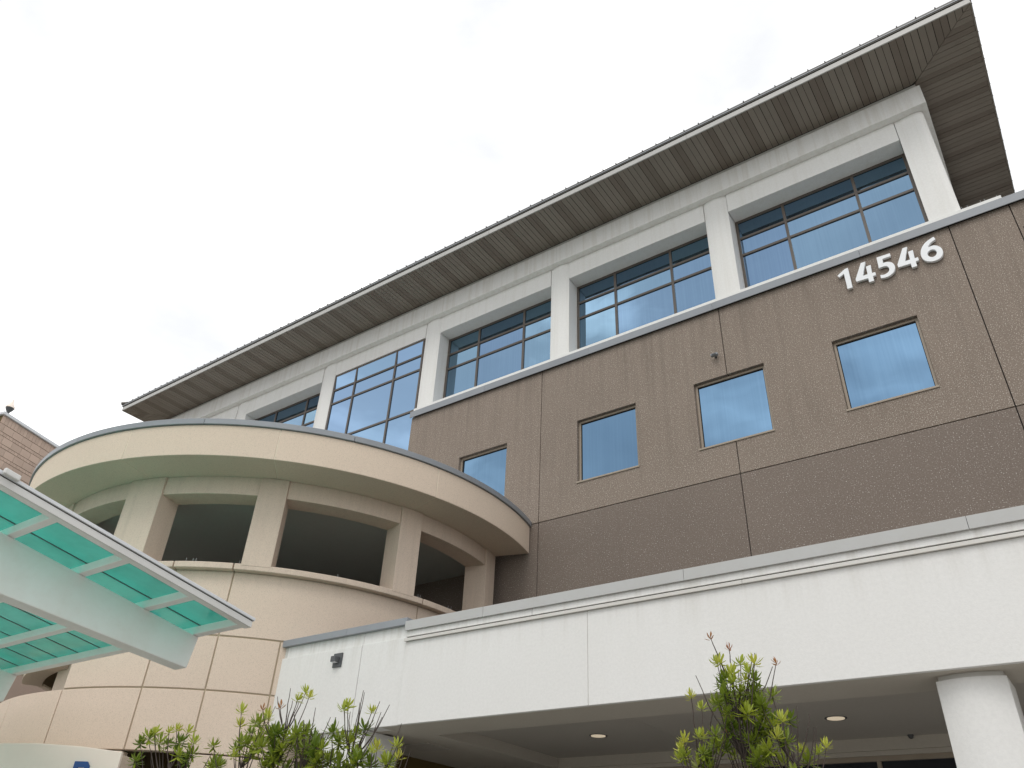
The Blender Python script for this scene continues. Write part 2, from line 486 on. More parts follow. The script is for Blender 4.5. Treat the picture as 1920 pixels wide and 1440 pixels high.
def brown_walls():
    g = 0.009
    holes = [(a, b, *WZ) for a, b in WIN] + [(1.43, 4.6, 9.87, 12.75)]
    for i in range(len(JX) - 1):
        x0, x1 = JX[i] + (g if i else 0), JX[i + 1] - g
        hs = [h for h in holes if h[1] > x0 and h[0] < x1]
        sheet_with_holes(x0, x1, ZJ + g, ZC, D, D + 0.22, hs).build('wall_panel', 'brown', bld, 0.006)
        if i == 3:
            x0b, x1b = x0, x1
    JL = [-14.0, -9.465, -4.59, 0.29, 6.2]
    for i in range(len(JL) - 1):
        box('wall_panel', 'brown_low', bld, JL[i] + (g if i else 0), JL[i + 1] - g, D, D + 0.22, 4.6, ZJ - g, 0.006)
    # recessed backing that shows in the joints, openings left free by the small rooms behind
    sheet_with_holes(-13.99, 6.19, 4.6, ZC + 0.05, D + 0.03, D + 0.215, [(a - .02, b + .02, WZ[0] - .02, WZ[1] + .02) for a, b in WIN] + [(1.41, 4.62, 9.85, 12.77)]).build('joint_backing', 'gap', bld)
    for a, b in WIN:
        window_small(a, b, *WZ)
    window_small(1.43, 4.6, 9.87, 12.75)
    # the wall's left return beside the curtain wall, and the block's unseen mass, added to block light
    box('side_wall', 'brown', bld, -14.0, -13.86, D + 0.222, 17.0, 4.6, ZC)
    box('blocking_core', 'dark_in', bld, -27.0, 6.19, D + 0.75, 26.0, 0.0, 13.2)
    # coping in lengths
    xs = [-14.02, -11.3, -8.0, -4.7, -1.4, 1.9, 6.2]
    for a, b in zip(xs, xs[1:]):
        m = MB().box(a + .002, b - .002, D - 0.088, D - 0.068, ZC - 0.035, ZC + 0.165)
        m.box(a + .002, b - .002, D - 0.068, D + 0.45, ZC + 0.145, ZC + 0.165)
        m.build('coping', 'metal_grey', bld, 0.004)
brown_walls()

# ---- upper storey
PIL = [(0.0, 0.60), (-4.62, -4.02), (-9.235, -8.65), (-13.875, -13.275), (-18.48, -17.87), (-23.08, -22.48), (-27.7, -27.1)]
ZH0, ZH1, ZF1 = 16.225, 16.825, 17.43       # header underside, frieze underside, frieze top
def pilaster(i, x0, x1):
    n, sag = 12, 0.055
    poly = []
    for k in range(n + 1):
        u = k / n
        poly.append((x0 + (x1 - x0) * u, D + 0.01 - sag * (1 - (2 * u - 1) ** 2)))
    poly += [(x1, D + 0.62), (x0, D + 0.62)]
    if i == 0:                                # the corner pier has a rounded outer edge
        poly = [(x0, D)] + [(x0 + (x1 - 0.13 - x0) * k / 8, D + 0.01 - 0.04 * math.sin(math.pi * k / 14)) for k in range(1, 9)]
        ye = poly[-1][1]
        poly += [(x1 - 0.13 + 0.13 * math.sin(R(a)), ye + 0.13 - 0.13 * math.cos(R(a))) for a in range(15, 91, 15)]
        poly += [(x1, D + 0.62), (x0, D + 0.62)]
    zb = 9.3 if i >= 4 else ZC + 0.24
    MB().prism(poly, 'z', zb, ZH1 - 0.002).build('pilaster', 'stucco_up', bld, 0.0, True)

def upper_window(x0, x1, y, mx, zs, ztop, zbot, mat, frame='bronze', lean_top=False):
    """a mullioned window: every bar and every pane is a piece of its own"""
    w = part_empty('window', bld)
    t, dpt = 0.066, 0.12
    cols = [x0, *mx, x1]
    for k, x in enumerate(cols):
        a, b = (x, x + t) if k == 0 else (x - t, x) if k == len(cols) - 1 else (x - t / 2, x + t / 2)
        box('mullion', frame, w, a, b, y, y + dpt, zbot, ztop, 0.005)
    rows = [zbot, *zs, ztop]
    for c in range(len(cols) - 1):
        xa = cols[c] + (t if c == 0 else t / 2)
        xb = cols[c + 1] - (t if c == len(cols) - 2 else t / 2)
        for k, z in enumerate(rows):
            a, b = (z, z + t) if k == 0 else (z - t, z) if k == len(rows) - 1 else (z - t / 2, z + t / 2)
            box('transom', frame, w, xa, xb, y + 0.003, y + dpt, a, b, 0.004)
        for k in range(len(rows) - 1):
            za = rows[k] + (t if k == 0 else t / 2)
            zb = rows[k + 1] - (t if k == len(rows) - 2 else t / 2)
            tilt = random.uniform(-0.0018, 0.0018)
            lean = 0.022 if (lean_top and k == len(rows) - 2) else 0.0
            yg = y + 0.032
            MB().hexa([(xa - .004, yg + tilt, za - .004), (xb + .004, yg - tilt, za - .004), (xb + .004, yg + .02 - tilt, za - .004), (xa - .004, yg + .02 + tilt, za - .004),
                       (xa - .004, yg + tilt * .3 - lean, zb + .004), (xb + .004, yg - tilt * .3 - lean, zb + .004), (xb + .004, yg + .02 - tilt * .3 - lean, zb + .004), (xa - .004, yg + .02 + tilt * .3 - lean, zb + .004)]).build('pane', mat, w)
    return w

def upper_storey():
    for i, (a, b) in enumerate(PIL):
        pilaster(i, a, b)
    for i in range(len(PIL) - 1):
        x0, x1 = PIL[i + 1][1], PIL[i][0]
        g = 0.012
        if i == 3:      # the tall flush curtain wall
            box('header', 'stucco_up', bld, x0 + g, x1 - g, D - 0.012, D + 0.6, ZH0 + 0.05, ZH1 - 0.001, 0.006)
            upper_window(x0 + 0.006, x1 - 0.04, D + 0.015, [-16.84, -15.07], [11.6, 13.66, 15.12, 15.66], ZH0 + 0.048, 9.2, 'glass_curtain', lean_top=True)
            continue
        box('header', 'stucco_up', bld, x0 + g, x1 - g, D - 0.012, D + 0.6, ZH0, ZH1 - 0.001, 0.006)
        upper_window(x0 + 0.004, x1 - 0.004, D + 0.42, [x0 + 1.20, x0 + 2.84], [15.08, 15.62], ZH0 - 0.004, ZC + 0.2, 'glass_up')
    # white base strip on which the piers stand
    box('base_strip', 'stucco_up', bld, -13.93, 1.30, D - 0.055, D + 0.5, ZC + 0.168, ZC + 0.268, 0.006)
    box('base_strip', 'stucco_up', bld, -27.7, -17.9, D - 0.012, D + 0.5, 9.0, 13.66, 0.006)
    # frieze with its recessed top trim
    for a, b in ((-27.82, -18.175), (-18.175, -8.94), (-8.94, 0.72)):
        box('frieze', 'stucco_up', bld, a + .001, b - .001, D - 0.20, D + 0.7, ZH1, ZF1, 0.008)
    box('frieze', 'stucco_up', bld, 0.0, 0.72, D + 0.702, 25.0, ZH1, ZF1, 0.008)
    box('frieze_trim', 'metal_band', bld, -27.75, 0.65, D - 0.115, D + 0.7, ZF1, 17.60, 0.0)
    box('side_wall', 'stucco_up', bld, 0.3, 0.56, D + 0.63, 25.0, ZC + 0.1, ZH1)
    box('side_wall', 'stucco_up', bld, -27.6, -27.4, D + 0.63, 25.0, 9.0, ZH1)
    box('rear_wall', 'dark_in', bld, -27.39, 0.29, D + 0.9, D + 1.1, ZC + 0.0, 17.58)
    box('terrace', 'dark_in', bld, -14.0, 6.19, D + 0.23, 26.0, ZC - 0.16, ZC - 0.02)
    sp = MB()
    x = 0.63
    while x < 1.28:
        h = random.choice((0.07, 0.11))
        sp.tube([(x, D + 0.02, ZC + 0.262), (x + random.uniform(-.03, .03), D + 0.02 + random.uniform(-.04, .04), ZC + 0.262 + h)], [0.0035, 0.0025], 5)
        x += 0.085
    sp.build('bird_spike', 'light_grey', bld)
upper_storey()

# ---- roof
ZS = 17.605
EX0, EX1, EY = -28.76, 2.01, 12.49       # eave line
IX0, IX1, IY = -27.38, 0.63, 13.87       # inner edge of the soffit
def roof():
    rf = part_empty('roof', bld)
    st, th = 0.145, 0.02
    # front soffit boards run front to back, cut on the hips
    n = int((EX1 - EX0) / st) + 1
    full = {}
    for i in range(n):
        x1 = EX1 - st * i
        x0 = max(x1 - st, EX0)
        if x1 - x0 < 0.02:
            continue
        gp = 0.010 if i % 2 else 0.006
        xa, xb = x0 + 0.0035, x1 - gp
        yin = lambda x: min(IY, EY + (EX1 - x), EY + (x - EX0))
        ya, yb = yin(xa), yin(xb)
        if max(ya, yb) - EY < 0.02:
            continue
        mat = 'soffit_dark' if (i + 1) % 6 in (4, 5) else 'soffit'
        z0 = ZS + (0.004 if mat == 'soffit_dark' else 0.0)
        if ya == yb == IY:
            key = (mat, i % 2)
            if key not in full:
                full[key] = MB().hexa([(0, EY, 0), (xb - xa, EY, 0), (xb - xa, IY, 0), (0, IY, 0), (0.004, EY, th), (xb - xa - .004, EY, th), (xb - xa - .004, IY, th), (0.004, IY, th)]).mesh('soffit_board', mat)
            o = bpy.data.objects.new('soffit_board', full[key])
            o.location = (xa, 0, z0)
            link(o, rf)
        else:
            ya, yb = max(ya, EY + .003), max(yb, EY + .003)
            MB().hexa([(xa, EY, z0), (xb, EY, z0), (xb, yb, z0), (xa, ya, z0), (xa, EY, z0 + th), (xb, EY, z0 + th), (xb, yb, z0 + th), (xa, ya, z0 + th)]).build('soffit_board', mat, rf)
    # boards of the side soffits run across
    for side in (1, -1):
        ex, ix = (EX1, IX1) if side > 0 else (EX0, IX0)
        j, y = 0, EY
        while y < (20.5 if side > 0 else 15.5):
            y0, y1 = y + 0.0035, y + st - (0.010 if j % 2 else 0.004)
            xi = lambda yy: (max(ix, ex - (yy - EY)) + 0.014) if side > 0 else (min(ix, ex + (yy - EY)) - 0.014)
            mat = 'soffit_dark' if j % 6 in (3, 4) else 'soffit'
            z0 = ZS + (0.004 if mat == 'soffit_dark' else 0.0)
            a0, a1 = xi(y0), xi(y1)
            if abs(a1 - ex) > 0.02:
                if side < 0:
                    p = [(ex, y0), (a0, y0), (a1, y1), (ex, y1)]
                else:
                    p = [(a0, y0), (ex, y0), (ex, y1), (a1, y1)]
                MB().hexa([(*q, z0) for q in p] + [(*q, z0 + th) for q in p]).build('soffit_board', mat, rf)
            y += st
            j += 1
    # hip trims under the corners
    for ex, sx in ((EX1, -1), (EX0, 1)):
        w = 0.02
        p = [(ex, EY - 0.0), (ex + sx * 1.38 + w, EY + 1.38), (ex + sx * 1.38, EY + 1.38 + w), (ex, EY + w * 1.4)] if sx < 0 else [(ex, EY), (ex + 1.38 + w, EY + 1.38), (ex + 1.38, EY + 1.38 + w), (ex, EY + w * 1.4)]
        MB().hexa([(*q, ZS - 0.004) for q in p] + [(*q, ZS + 0.01) for q in p]).build('hip_trim', 'soffit_dark', rf)
    box('backing', 'gap', rf, EX0 + .01, EX1 - .01, EY + .01, 26.0, ZS + 0.03, ZS + 0.05)
    # fascia in lengths, roof edge, roof planes
    xs = [EX0 - 0.02, -22.6, -16.5, -10.4, -4.3, EX1 + 0.02]
    for a, b in zip(xs, xs[1:]):
        box('fascia', 'fascia_paint', rf, a + .002, b - .002, EY - 0.03, EY - 0.002, ZS - 0.008, ZS + 0.145, 0.004)
    box('fascia', 'soffit', rf, EX1 + 0.002, EX1 + 0.028, EY - 0.001, 21.0, ZS - 0.008, ZS + 0.145, 0.004)
    box('fascia', 'soffit', rf, EX0 - 0.028, EX0 - 0.002, EY - 0.001, 21.0, ZS - 0.008, ZS + 0.145, 0.004)
    zt = ZS + 0.165
    o, rise = 0.05, 0.33
    W = 12.0
    ax, bx_, ay = EX0 - o, EX1 + o, EY - o
    m = MB()
    m.hexa([(ax, ay, zt), (bx_, ay, zt), (bx_, 30, zt), (ax, 30, zt), (ax - .01, ay - .01, zt + .115), (bx_ + .01, ay - .01, zt + .115), (bx_ + .01, 30, zt + .115), (ax - .01, 30, zt + .115)])
    m.build('roof_edge', 'roof', rf, 0.004)
    box('roof_edge', 'metal_grey', rf, ax - .012, bx_ + .012, ay - .014, 29.9, zt + 0.03, zt + 0.06)
    zr = zt + 0.117
    m = MB().add([(ax, ay, zr), (bx_, ay, zr), (bx_ - 7, ay + 7, zr + 7 * rise), (ax + 7, ay + 7, zr + 7 * rise), (bx_, 30, zr), (bx_ - 7, 30, zr + 7 * rise), (ax, 30, zr), (ax + 7, 30, zr + 7 * rise)],
                 [(0, 1, 2, 3), (1, 4, 5, 2), (6, 0, 3, 7), (3, 2, 5, 7), (0, 6, 4, 1), (4, 6, 7, 5)])
    m.build('roof_plane', 'roof', rf)
    x = bx_ - 0.25
    seam = {}
    while x > ax + 0.2:
        ln = min(7.0, bx_ - x, x - ax)
        ln = round(max(0.12, ln), 2)
        if ln not in seam:
            seam[ln] = MB().hexa([(-.012, -.03, 0), (.012, -.03, 0), (.012, ln, ln * rise), (-.012, ln, ln * rise), (-.012, -.03, .022), (.012, -.03, .022), (.012, ln, ln * rise + .022), (-.012, ln, ln * rise + .022)]).mesh('roof_seam', 'roof')
        so = bpy.data.objects.new('roof_seam', seam[ln])
        so.location = (x, ay, zr - 0.004)
        link(so, rf)
        x -= 0.384
    for sx, ex in ((1, ax), (-1, bx_)):      # hip caps
        MB().tube([(ex - sx * .05, ay - .05, zr + .03), (ex + sx * 7, ay + 7, zr + 7 * rise + .03)], [0.07, 0.07], 6).build('hip_cap', 'roof', rf)
    y = ay + 0.3
    while y < 20:
        ln = round(min(7.0, y - ay), 2)
        MB().hexa([(bx_ + .03, y - .012, zr), (bx_ + .03, y + .012, zr), (bx_ - ln, y + .012, zr + ln * rise), (bx_ - ln, y - .012, zr + ln * rise),
                   (bx_ + .03, y - .012, zr + .02), (bx_ + .03, y + .012, zr + .02), (bx_ - ln, y + .012, zr + ln * rise + .02), (bx_ - ln, y - .012, zr + ln * rise + .02)]).build('roof_seam', 'roof', rf)
        y += 0.384
roof()

# ------------------------------------------------------------------ rotunda
CX, CY = -15.67, 12.26
def A(m, *a, **k):
    return m.arc(CX, CY, *a, **k)
rot = thing('rotunda', (CX, CY, 0), 'round beige stone tower with open columned loggia under a broad ring cornice', 'tower')
def rotunda():
    wallend = lambda r: math.degrees(math.asin((D - 0.012 - CY) / r))
    # broad ring: cornice blocks with fine joints, coping lengths on top
    e = wallend(6.22)
    br = [e, -15.2, -45.2, -72.9, -102, -131, -160, -180 - e]
    for a, b in zip(br, br[1:]):
        A(MB(), 5.30, 6.22, 8.38, 9.03, b + .07, a - (.07 if a != e else 0)).build('ring_block', 'beige_ring', rot, 0.01, True)
    A(MB(), 5.35, 6.212, 8.388, 9.02, -180 - e + 1, e - 1).build('ring_joint', 'sealant_pale', rot, 0, True)
    cb = [e, -5, -32.4, -58.7, -86.7, -115, -145, -180 - e]
    for a, b in zip(cb, cb[1:]):
        A(MB(), 5.30, 6.262, 9.035, 9.155, b + .03, a - .03).build('coping', 'metal_grey', rot, 0.006, True)
    # ceiling of the loggia
    MB().lathe(CX, CY, [(5.29, 8.21), (5.29, 8.9)], 72).build('loggia_ceiling', 'loggia', rot, 0, True)
    # columns
    def column(ac, hw, r1=5.405, r0=4.87):
        a = R(ac)
        er, et = Vector((math.cos(a), math.sin(a), 0)), Vector((-math.sin(a), math.cos(a), 0))
        c0 = Vector((CX, CY, 0))
        p = [c0 + er * r0 - et * hw, c0 + er * math.sqrt(r1 * r1 - hw * hw) - et * hw]
        p += [c0 + er * math.sqrt(r1 * r1 - t * t) + et * t for t in (-hw * .5, 0, hw * .5)]
        p += [c0 + er * math.sqrt(r1 * r1 - hw * hw) + et * hw, c0 + er * r0 + et * hw]
        MB().prism([(q.x, q.y) for q in p], 'z', 6.60, 8.378).build('column', 'beige', rot, 0.008, True)
    cols = [(13.7, 0.24), (-15.15, 0.25), (-45.45, 0.27), (-73.3, 0.42), (-104, 0.42), (-135, 0.27), (-165, 0.27)]
    for ac, hw in cols:
        column(ac, hw)
    # curved lintels between them
    for (a, ha), (b, hb) in zip(cols, cols[1:]):
        A(MB(), 4.88, 5.365, 8.01, 8.379, b + math.degrees(hb / 5.37) + .02, a - math.degrees(ha / 5.37) - .02).build('lintel', 'beige', rot, 0.008, True)
    # sill stones
    sb = [wallend(5.4), -9.95, -49.65, -61.4, -79.2, -100, -140, -180 - wallend(5.4)]
    for a, b in zip(sb, sb[1:]):
        A(MB(), 4.80, 5.40, 6.52, 6.635, b + .12, a - .12).build('sill_stone', 'beige', rot, 0.012, True)
    # wall panels in three courses, joints recessed over a tan backing
    w = wallend(5.25)
    g = .13
    rows = [((5.378, 6.515), [w, -9.95, -49.6, -61.4, -79.2, -100, -140, -180 - w]),
            ((4.467, 5.352), [w, -9.95, -37.9, -49.6, -61.4, -79.2]),
            ((3.492, 4.445), [w, -9.95, -37.9, -49.6, -61.4, -79.2, -97.5, -120, -150, -180 - w])]
    for (z0, z1), bs in rows:
        for a, b in zip(bs, bs[1:]):
            A(MB(), 5.06, 5.25, z0, z1, b + g, a - g).build('wall_panel', 'beige', rot, 0.009, True)
    A(MB(), 5.06, 5.25, 0.13, 3.470, -49.6 + g, w).build('wall_panel', 'beige', rot, 0.009, True)
    A(MB(), 5.06, 5.25, 0.13, 3.470, -110, -61.4 - .2).build('wall_panel', 'beige', rot, 0.009, True)
    A(MB(), 5.00, 5.228, 3.50, 6.52, -79.0, w).build('joint_backing', 'sealant', rot, 0, True)
    A(MB(), 5.00, 5.228, 3.50, 4.44, -180 - w, -79.0).build('joint_backing', 'sealant', rot, 0, True)
    A(MB(), 5.00, 5.228, 5.39, 6.52, -180 - w, -79.0).build('joint_backing', 'sealant', rot, 0, True)
    # floor of the loggia, entrance recess and the inner pier seen through the side opening
    MB().lathe(CX, CY, [(4.99, 6.30), (4.99, 6.50)], 64).build('loggia_floor', 'ceiling', rot)
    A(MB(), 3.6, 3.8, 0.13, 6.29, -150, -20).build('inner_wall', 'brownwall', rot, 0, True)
    A(MB(), 4.1, 4.6, 0.13, 6.28, -98.5, -88).build('inner_pier', 'beige', rot, 0.008, True)
    A(MB(), 4.60, 4.99, 5.05, 6.28, -120, -93).build('inner_lintel', 'beige', rot, 0.008, True)
    # thin bird spikes on the sill
    for ac in (-58, -57.4, -48.9, -29.4, -10.9, -10.3, -2, -1, -59.5):
        a = R(ac)
        x, y = CX + 5.33 * math.cos(a), CY + 5.33 * math.sin(a)
        MB().tube([(x, y, 6.63), (x + random.uniform(-.02, .02), y, 6.715)], [0.003, 0.002], 5).build('bird_spike', 'light_grey', rot)
rotunda()

# ------------------------------------------------------------------ entrance porch
YP = 9.08
porch = thing('entrance_porch', (-3, 11, 0), 'low white stucco porch with deep fascia and pale metal coping', 'porch')
PX0, PX1 = -8.565, 5.0
PZ = 3.788
def porch_build():
    # main fascia panels
    for a, b in ((PX0, -5.306), (-5.306, 1.2), (1.2, PX1)):
        box('fascia_panel', 'stucco', porch, a + .004, b - .004, YP - 0.002, YP + 0.06, PZ, 4.995, 0.006)
    box('joint_backing', 'metal_band', porch, PX0 + .02, PX1 - .02, YP + 0.008, YP + 0.059, PZ + .01, 4.99)
    # drip band, upper strip, coping
    for a, b in ((PX0 - .012, -3.12), (-3.12, 2.4), (2.4, PX1)):
        m = MB().hexa([(a + .002, YP - .045, 4.992), (b - .002, YP - .045, 4.992), (b - .002, YP + .02, 4.998), (a + .002, YP + .02, 4.998),
                       (a + .002, YP - .040, 5.040), (b - .002, YP - .040, 5.040), (b - .002, YP + .02, 5.048), (a + .002, YP + .02, 5.048)])
        m.build('drip_band', 'metal_band', porch, 0.003)
    for a, b in ((PX0, -6.2), (-6.2, 0.4), (0.4, PX1)):
        box('upper_strip', 'stucco', porch, a + .003, b - .003, YP - 0.012, YP + 0.29, 5.066, 5.17, 0.004)
    box('shadow_gap', 'gap', porch, PX0 + .01, PX1 - .01, YP + .008, YP + .28, 5.0, 5.064)
    for a, b in ((PX0 - .015, -7.05), (-7.05, -3.86), (-3.86, -0.6), (-0.6, PX1)):
        m = MB().box(a + .002, b - .002, YP - 0.052, YP - 0.034, 5.155, 5.305)
        m.box(a + .002, b - .002, YP - 0.034, YP + 0.36, 5.287, 5.305)
        m.build('coping', 'metal_light', porch, 0.004)
    # left wing
    LX = -11.50
    for a, b in ((LX, -9.54), (-9.54, PX0)):
        box('wing_panel', 'stucco', porch, a + (.0 if a == LX else .006), b - .006, YP + 0.024, YP + 0.3, PZ, 5.075, 0.006)
        box('wing_strip', 'stucco', porch, (a if a != LX else -11.39) + .006, b - .006, YP + 0.045, YP + 0.3, 5.076, 5.29, 0.004)
    box('joint_backing', 'metal_band', porch, LX + .02, PX0 - .01, YP + 0.05, YP + 0.29, PZ + .01, 5.28)
    for a, b in ((LX + .02, -9.9), (-9.9, PX0 - .002)):
        box('coping', 'metal_grey', porch, a, b - .003, YP - 0.03, YP + 0.36, 5.262, 5.375, 0.004)
    box('roof_slab', 'dark_in', porch, LX + .2, PX1, YP + 0.37, D - 0.05, 4.3, 4.6)
    # underside: front beam, cross beam, ceilings
    box('front_beam', 'beam_under', porch, -8.93, PX1, YP + 0.062, 9.95, PZ - .001, 4.25, 0.006)
    box('front_beam', 'beam_under', porch, LX + .05, -8.934, YP + 0.302, 9.55, PZ - .001, 4.25, 0.006)
    box('cross_beam', 'beam_under', porch, -8.93, -8.50, 9.952, 13.44, PZ + .002, 4.25, 0.006)
    for a, b in ((-8.497, -5.60), (-5.597, 0.4), (0.403, PX1)):
        box('ceiling_panel', 'ceiling', porch, a, b, 9.952, 13.44, 3.97, 4.10, 0.003)
    box('ceiling_panel', 'beam_under', porch, LX + .05, -8.946, 9.562, 13.44, 3.805, 4.10, 0.004)
    box('recess_plate', 'ceiling', porch, -9.72, -9.12, 10.45, 11.05, 3.788, 3.8045, 0.003)  # thin darker plate standing in for the shadowed shape of a ceiling recess
    box('back_beam', 'beam_under', porch, LX + .1, PX1, 13.442, 13.90, 3.80, 4.25, 0.005)
    box('back_beam', 'beam_under', porch, -8.9, PX1, 13.475, 13.88, 3.735, 3.799, 0.004)
    # glazed front behind the porch
    w = part_empty('storefront_window', porch)
    box('head_frame', 'tan_frame', w, -8.9, PX1, 13.50, 13.62, 3.665, 3.734, 0.004)
    for x in (-8.87, -7.4, -5.9, -4.42, -2.94, -1.45, 0.05, 1.55, 3.0):
        box('mullion', 'tan_frame', w, x - .03, x + .03, 13.50, 13.62, 0.13, 3.664, 0.004)
    xs = [-8.87, -7.4, -5.9, -4.42, -2.94, -1.45, 0.05, 1.55, 3.0]
    for a, b in zip(xs, xs[1:]):
        box('pane', 'glass_dark', w, a + .03, b - .03, 13.55, 13.57, 0.15, 3.664)
    # brown inner wall and pier at the left
    box('inner_wall', 'brownwall', porch, -10.9, -10.4, 10.0, 13.44, 0.13, 3.804)
    box('inner_wall', 'brownwall', porch, -11.2, -10.42, 9.6, 9.8, 0.13, 3.65)
    box('pier', 'stucco', porch, -10.18, -9.26, YP + 0.09, 9.9, 0.13, PZ - .004, 0.01)
    # the round-fronted column at the right with its recessed neck
    x0, x1, y0 = -1.325, -0.68, YP + 0.17
    n = 16
    def colpoly(ins, sag):
        p = [(x0 + ins + (x1 - x0 - 2 * ins) * k / n, y0 + ins + 0.08 - sag * (1 - (2 * k / n - 1) ** 2)) for k in range(n + 1)]
        return p + [(x1 - ins, 9.93), (x0 + ins, 9.93)]
    MB().prism(colpoly(0, 0.085), 'z', 0.13, 3.735).build('column', 'stucco', porch, 0, True)
    MB().prism(colpoly(0.025, 0.08), 'z', 3.736, PZ - .002).build('column_neck', 'metal_band', porch, 0, True)
porch_build()

# ------------------------------------------------------------------ small fixtures
def downlight(x, y, label):
    t = thing('downlight', (x, y, 3.97), label, 'ceiling light', 'porch ceiling lights')
    MB().lathe(x, y, [(0.118, 3.968), (0.142, 3.960), (0.147, 3.969)], 32).build('trim_ring', 'fixture', t, 0, True)
    MB().lathe(x, y, [(0.116, 3.958), (0.114, 3.969)], 32).build('lens', 'lens', t, 0, True)
downlight(-3.02, 11.84, 'round recessed ceiling light nearest the white porch column')
downlight(-6.70, 11.77, 'round recessed ceiling light left of the tall shrub')

t = thing('ceiling_sensor', (-2.40, 13.36, 3.97), 'tiny black dome sensor under the porch ceiling', 'sensor')
MB().lathe(-2.40, 13.36, [(0.012, 3.915), (0.03, 3.925), (0.038, 3.95)], 16).build('dome', 'fixture', t, 0, True)
MB().lathe(-2.40, 13.36, [(0.042, 3.951), (0.043, 3.9695)], 16).build('base', 'fixture', t, 0, True)

t = thing('wall_light', (-10.05, YP, 4.80), 'square dark grey wall light on the white porch wing', 'wall light')
wy = YP + 0.023
box('back_plate', 'fixture', t, -10.155, -9.955, wy - 0.022, wy - 0.001, 4.775, 5.0, 0.004)
box('lamp_head', 'fixture', t, -10.115, -10.01, wy - 0.12, wy - 0.023, 4.845, 4.935, 0.006)
box('lens', 'light_grey', t, -10.105, -10.02, wy - 0.11, wy - 0.04, 4.838, 4.844)

t = thing('wall_camera', (-4.78, D, 12.06), 'little grey camera box on the brown wall above a window', 'camera')
box('bracket', 'fixture', t, -4.80, -4.755, D - 0.06, D - 0.001, 12.03, 12.07, 0.004)
box('housing', 'metal_grey', t, -4.86, -4.70, D - 0.14, D - 0.061, 12.035, 12.095, 0.01)
box('lens', 'fixture', t, -4.83, -4.73, D - 0.152, D - 0.141, 12.045, 12.075, 0.003)

# ------------------------------------------------------------------ street number
num = thing('street_number', (-0.95, D - 0.08, 12.6), 'raised white street number 14546 on the brown wall', 'number sign')
def digit(name, outline, hole, ox):
    y0, y1 = D - 0.082, D - 0.022
    bm = bmesh.new()
    loops = []
    for poly in ([outline] + ([hole] if hole else [])):
        vs_ = [bm.verts.new((p[0] + ox, y0, p[1])) for p in poly]
        loops.append([bm.edges.new((vs_[i], vs_[(i + 1) % len(vs_)])) for i in range(len(vs_))])
    res = bmesh.ops.triangle_fill(bm, use_beauty=True, use_dissolve=False, edges=[e for L in loops for e in L])
    faces = [f for f in res['geom'] if isinstance(f, bmesh.types.BMFace)]
    ex = bmesh.ops.extrude_face_region(bm, geom=faces)
    for v in ex['geom']:
        if isinstance(v, bmesh.types.BMVert):
            v.co.y = y1
    bmesh.ops.recalc_face_normals(bm, faces=bm.faces)
    me = bpy.data.meshes.new(name)
    bm.to_mesh(me)
    bm.free()
    me.materials.append(MAT['digit'])
    o = link(bpy.data.objects.new(name, me), num, 0.004)
    return o
def smooth_loop(pts, it=2):
    """Chaikin corner cutting for the round digits; points flagged 1 stay sharp"""
    for _ in range(it):
        q = []
        n = len(pts)
        for i in range(n):
            a, b = pts[i], pts[(i + 1) % n]
            if a[2]:
                q.append(a)
            else:
                q.append((a[0] * .75 + b[0] * .25, a[1] * .75 + b[1] * .25, 0))
            if not b[2]:
                q.append((a[0] * .25 + b[0] * .75, a[1] * .25 + b[1] * .75, 0))
        pts = q
    return [(p[0], p[1]) for p in pts]
ONE = [(-1.924, 13.058), (-1.757, 13.165), (-1.690, 13.172), (-1.696, 12.628), (-1.796, 12.630), (-1.793, 13.052), (-1.893, 12.995)]
FOUR = [(-1.425, 13.175), (-1.335, 13.172), (-1.447, 12.832), (-1.357, 12.829), (-1.349, 13.036), (-1.256, 13.042), (-1.271, 12.821), (-1.208, 12.820), (-1.212, 12.735), (-1.271, 12.734), (-1.270, 12.614), (-1.368, 12.614), (-1.366, 12.724), (-1.599, 12.736), (-1.601, 12.806)]
FIVE = smooth_loop([(-1.112, 13.171, 1), (-0.850, 13.163, 1), (-0.853, 13.080, 1), (-1.012, 13.083, 1), (-1.022, 12.978, 1), (-0.930, 12.972, 0), (-0.850, 12.905, 0), (-0.825, 12.787, 0), (-0.860, 12.672, 0), (-0.952, 12.605, 0), (-1.045, 12.590, 0), (-1.138, 12.612, 1), (-1.135, 12.700, 1), (-1.055, 12.672, 0), (-0.975, 12.700, 0), (-0.938, 12.770, 0), (-0.955, 12.855, 0), (-1.019, 12.890, 0), (-1.125, 12.880, 1)])
SIX = smooth_loop([(-0.014, 13.189, 1), (0.004, 13.108, 1), (-0.102, 13.068, 0), (-0.180, 12.965, 0), (-0.076, 12.990, 0), (0.025, 12.915, 0), (0.066, 12.791, 0), (0.031, 12.655, 0), (-0.067, 12.588, 0), (-0.188, 12.596, 0), (-0.290, 12.663, 0), (-0.335, 12.785, 0), (-0.320, 12.929, 0), (-0.265, 13.04, 0), (-0.168, 13.135, 0)])
SIXH = smooth_loop([(-0.210, 12.845, 0), (-0.145, 12.895, 0), (-0.075, 12.875, 0), (-0.044, 12.804, 0), (-0.068, 12.725, 0), (-0.132, 12.693, 0), (-0.190, 12.725, 0), (-0.216, 12.793, 0)])
digit('digit_one', ONE, None, 0)
digit('digit_four', FOUR, None, 0)
digit('digit_five', FIVE, None, 0)
digit('digit_four', FOUR, None, 0.820)
digit('digit_six', SIX, SIXH, 0)
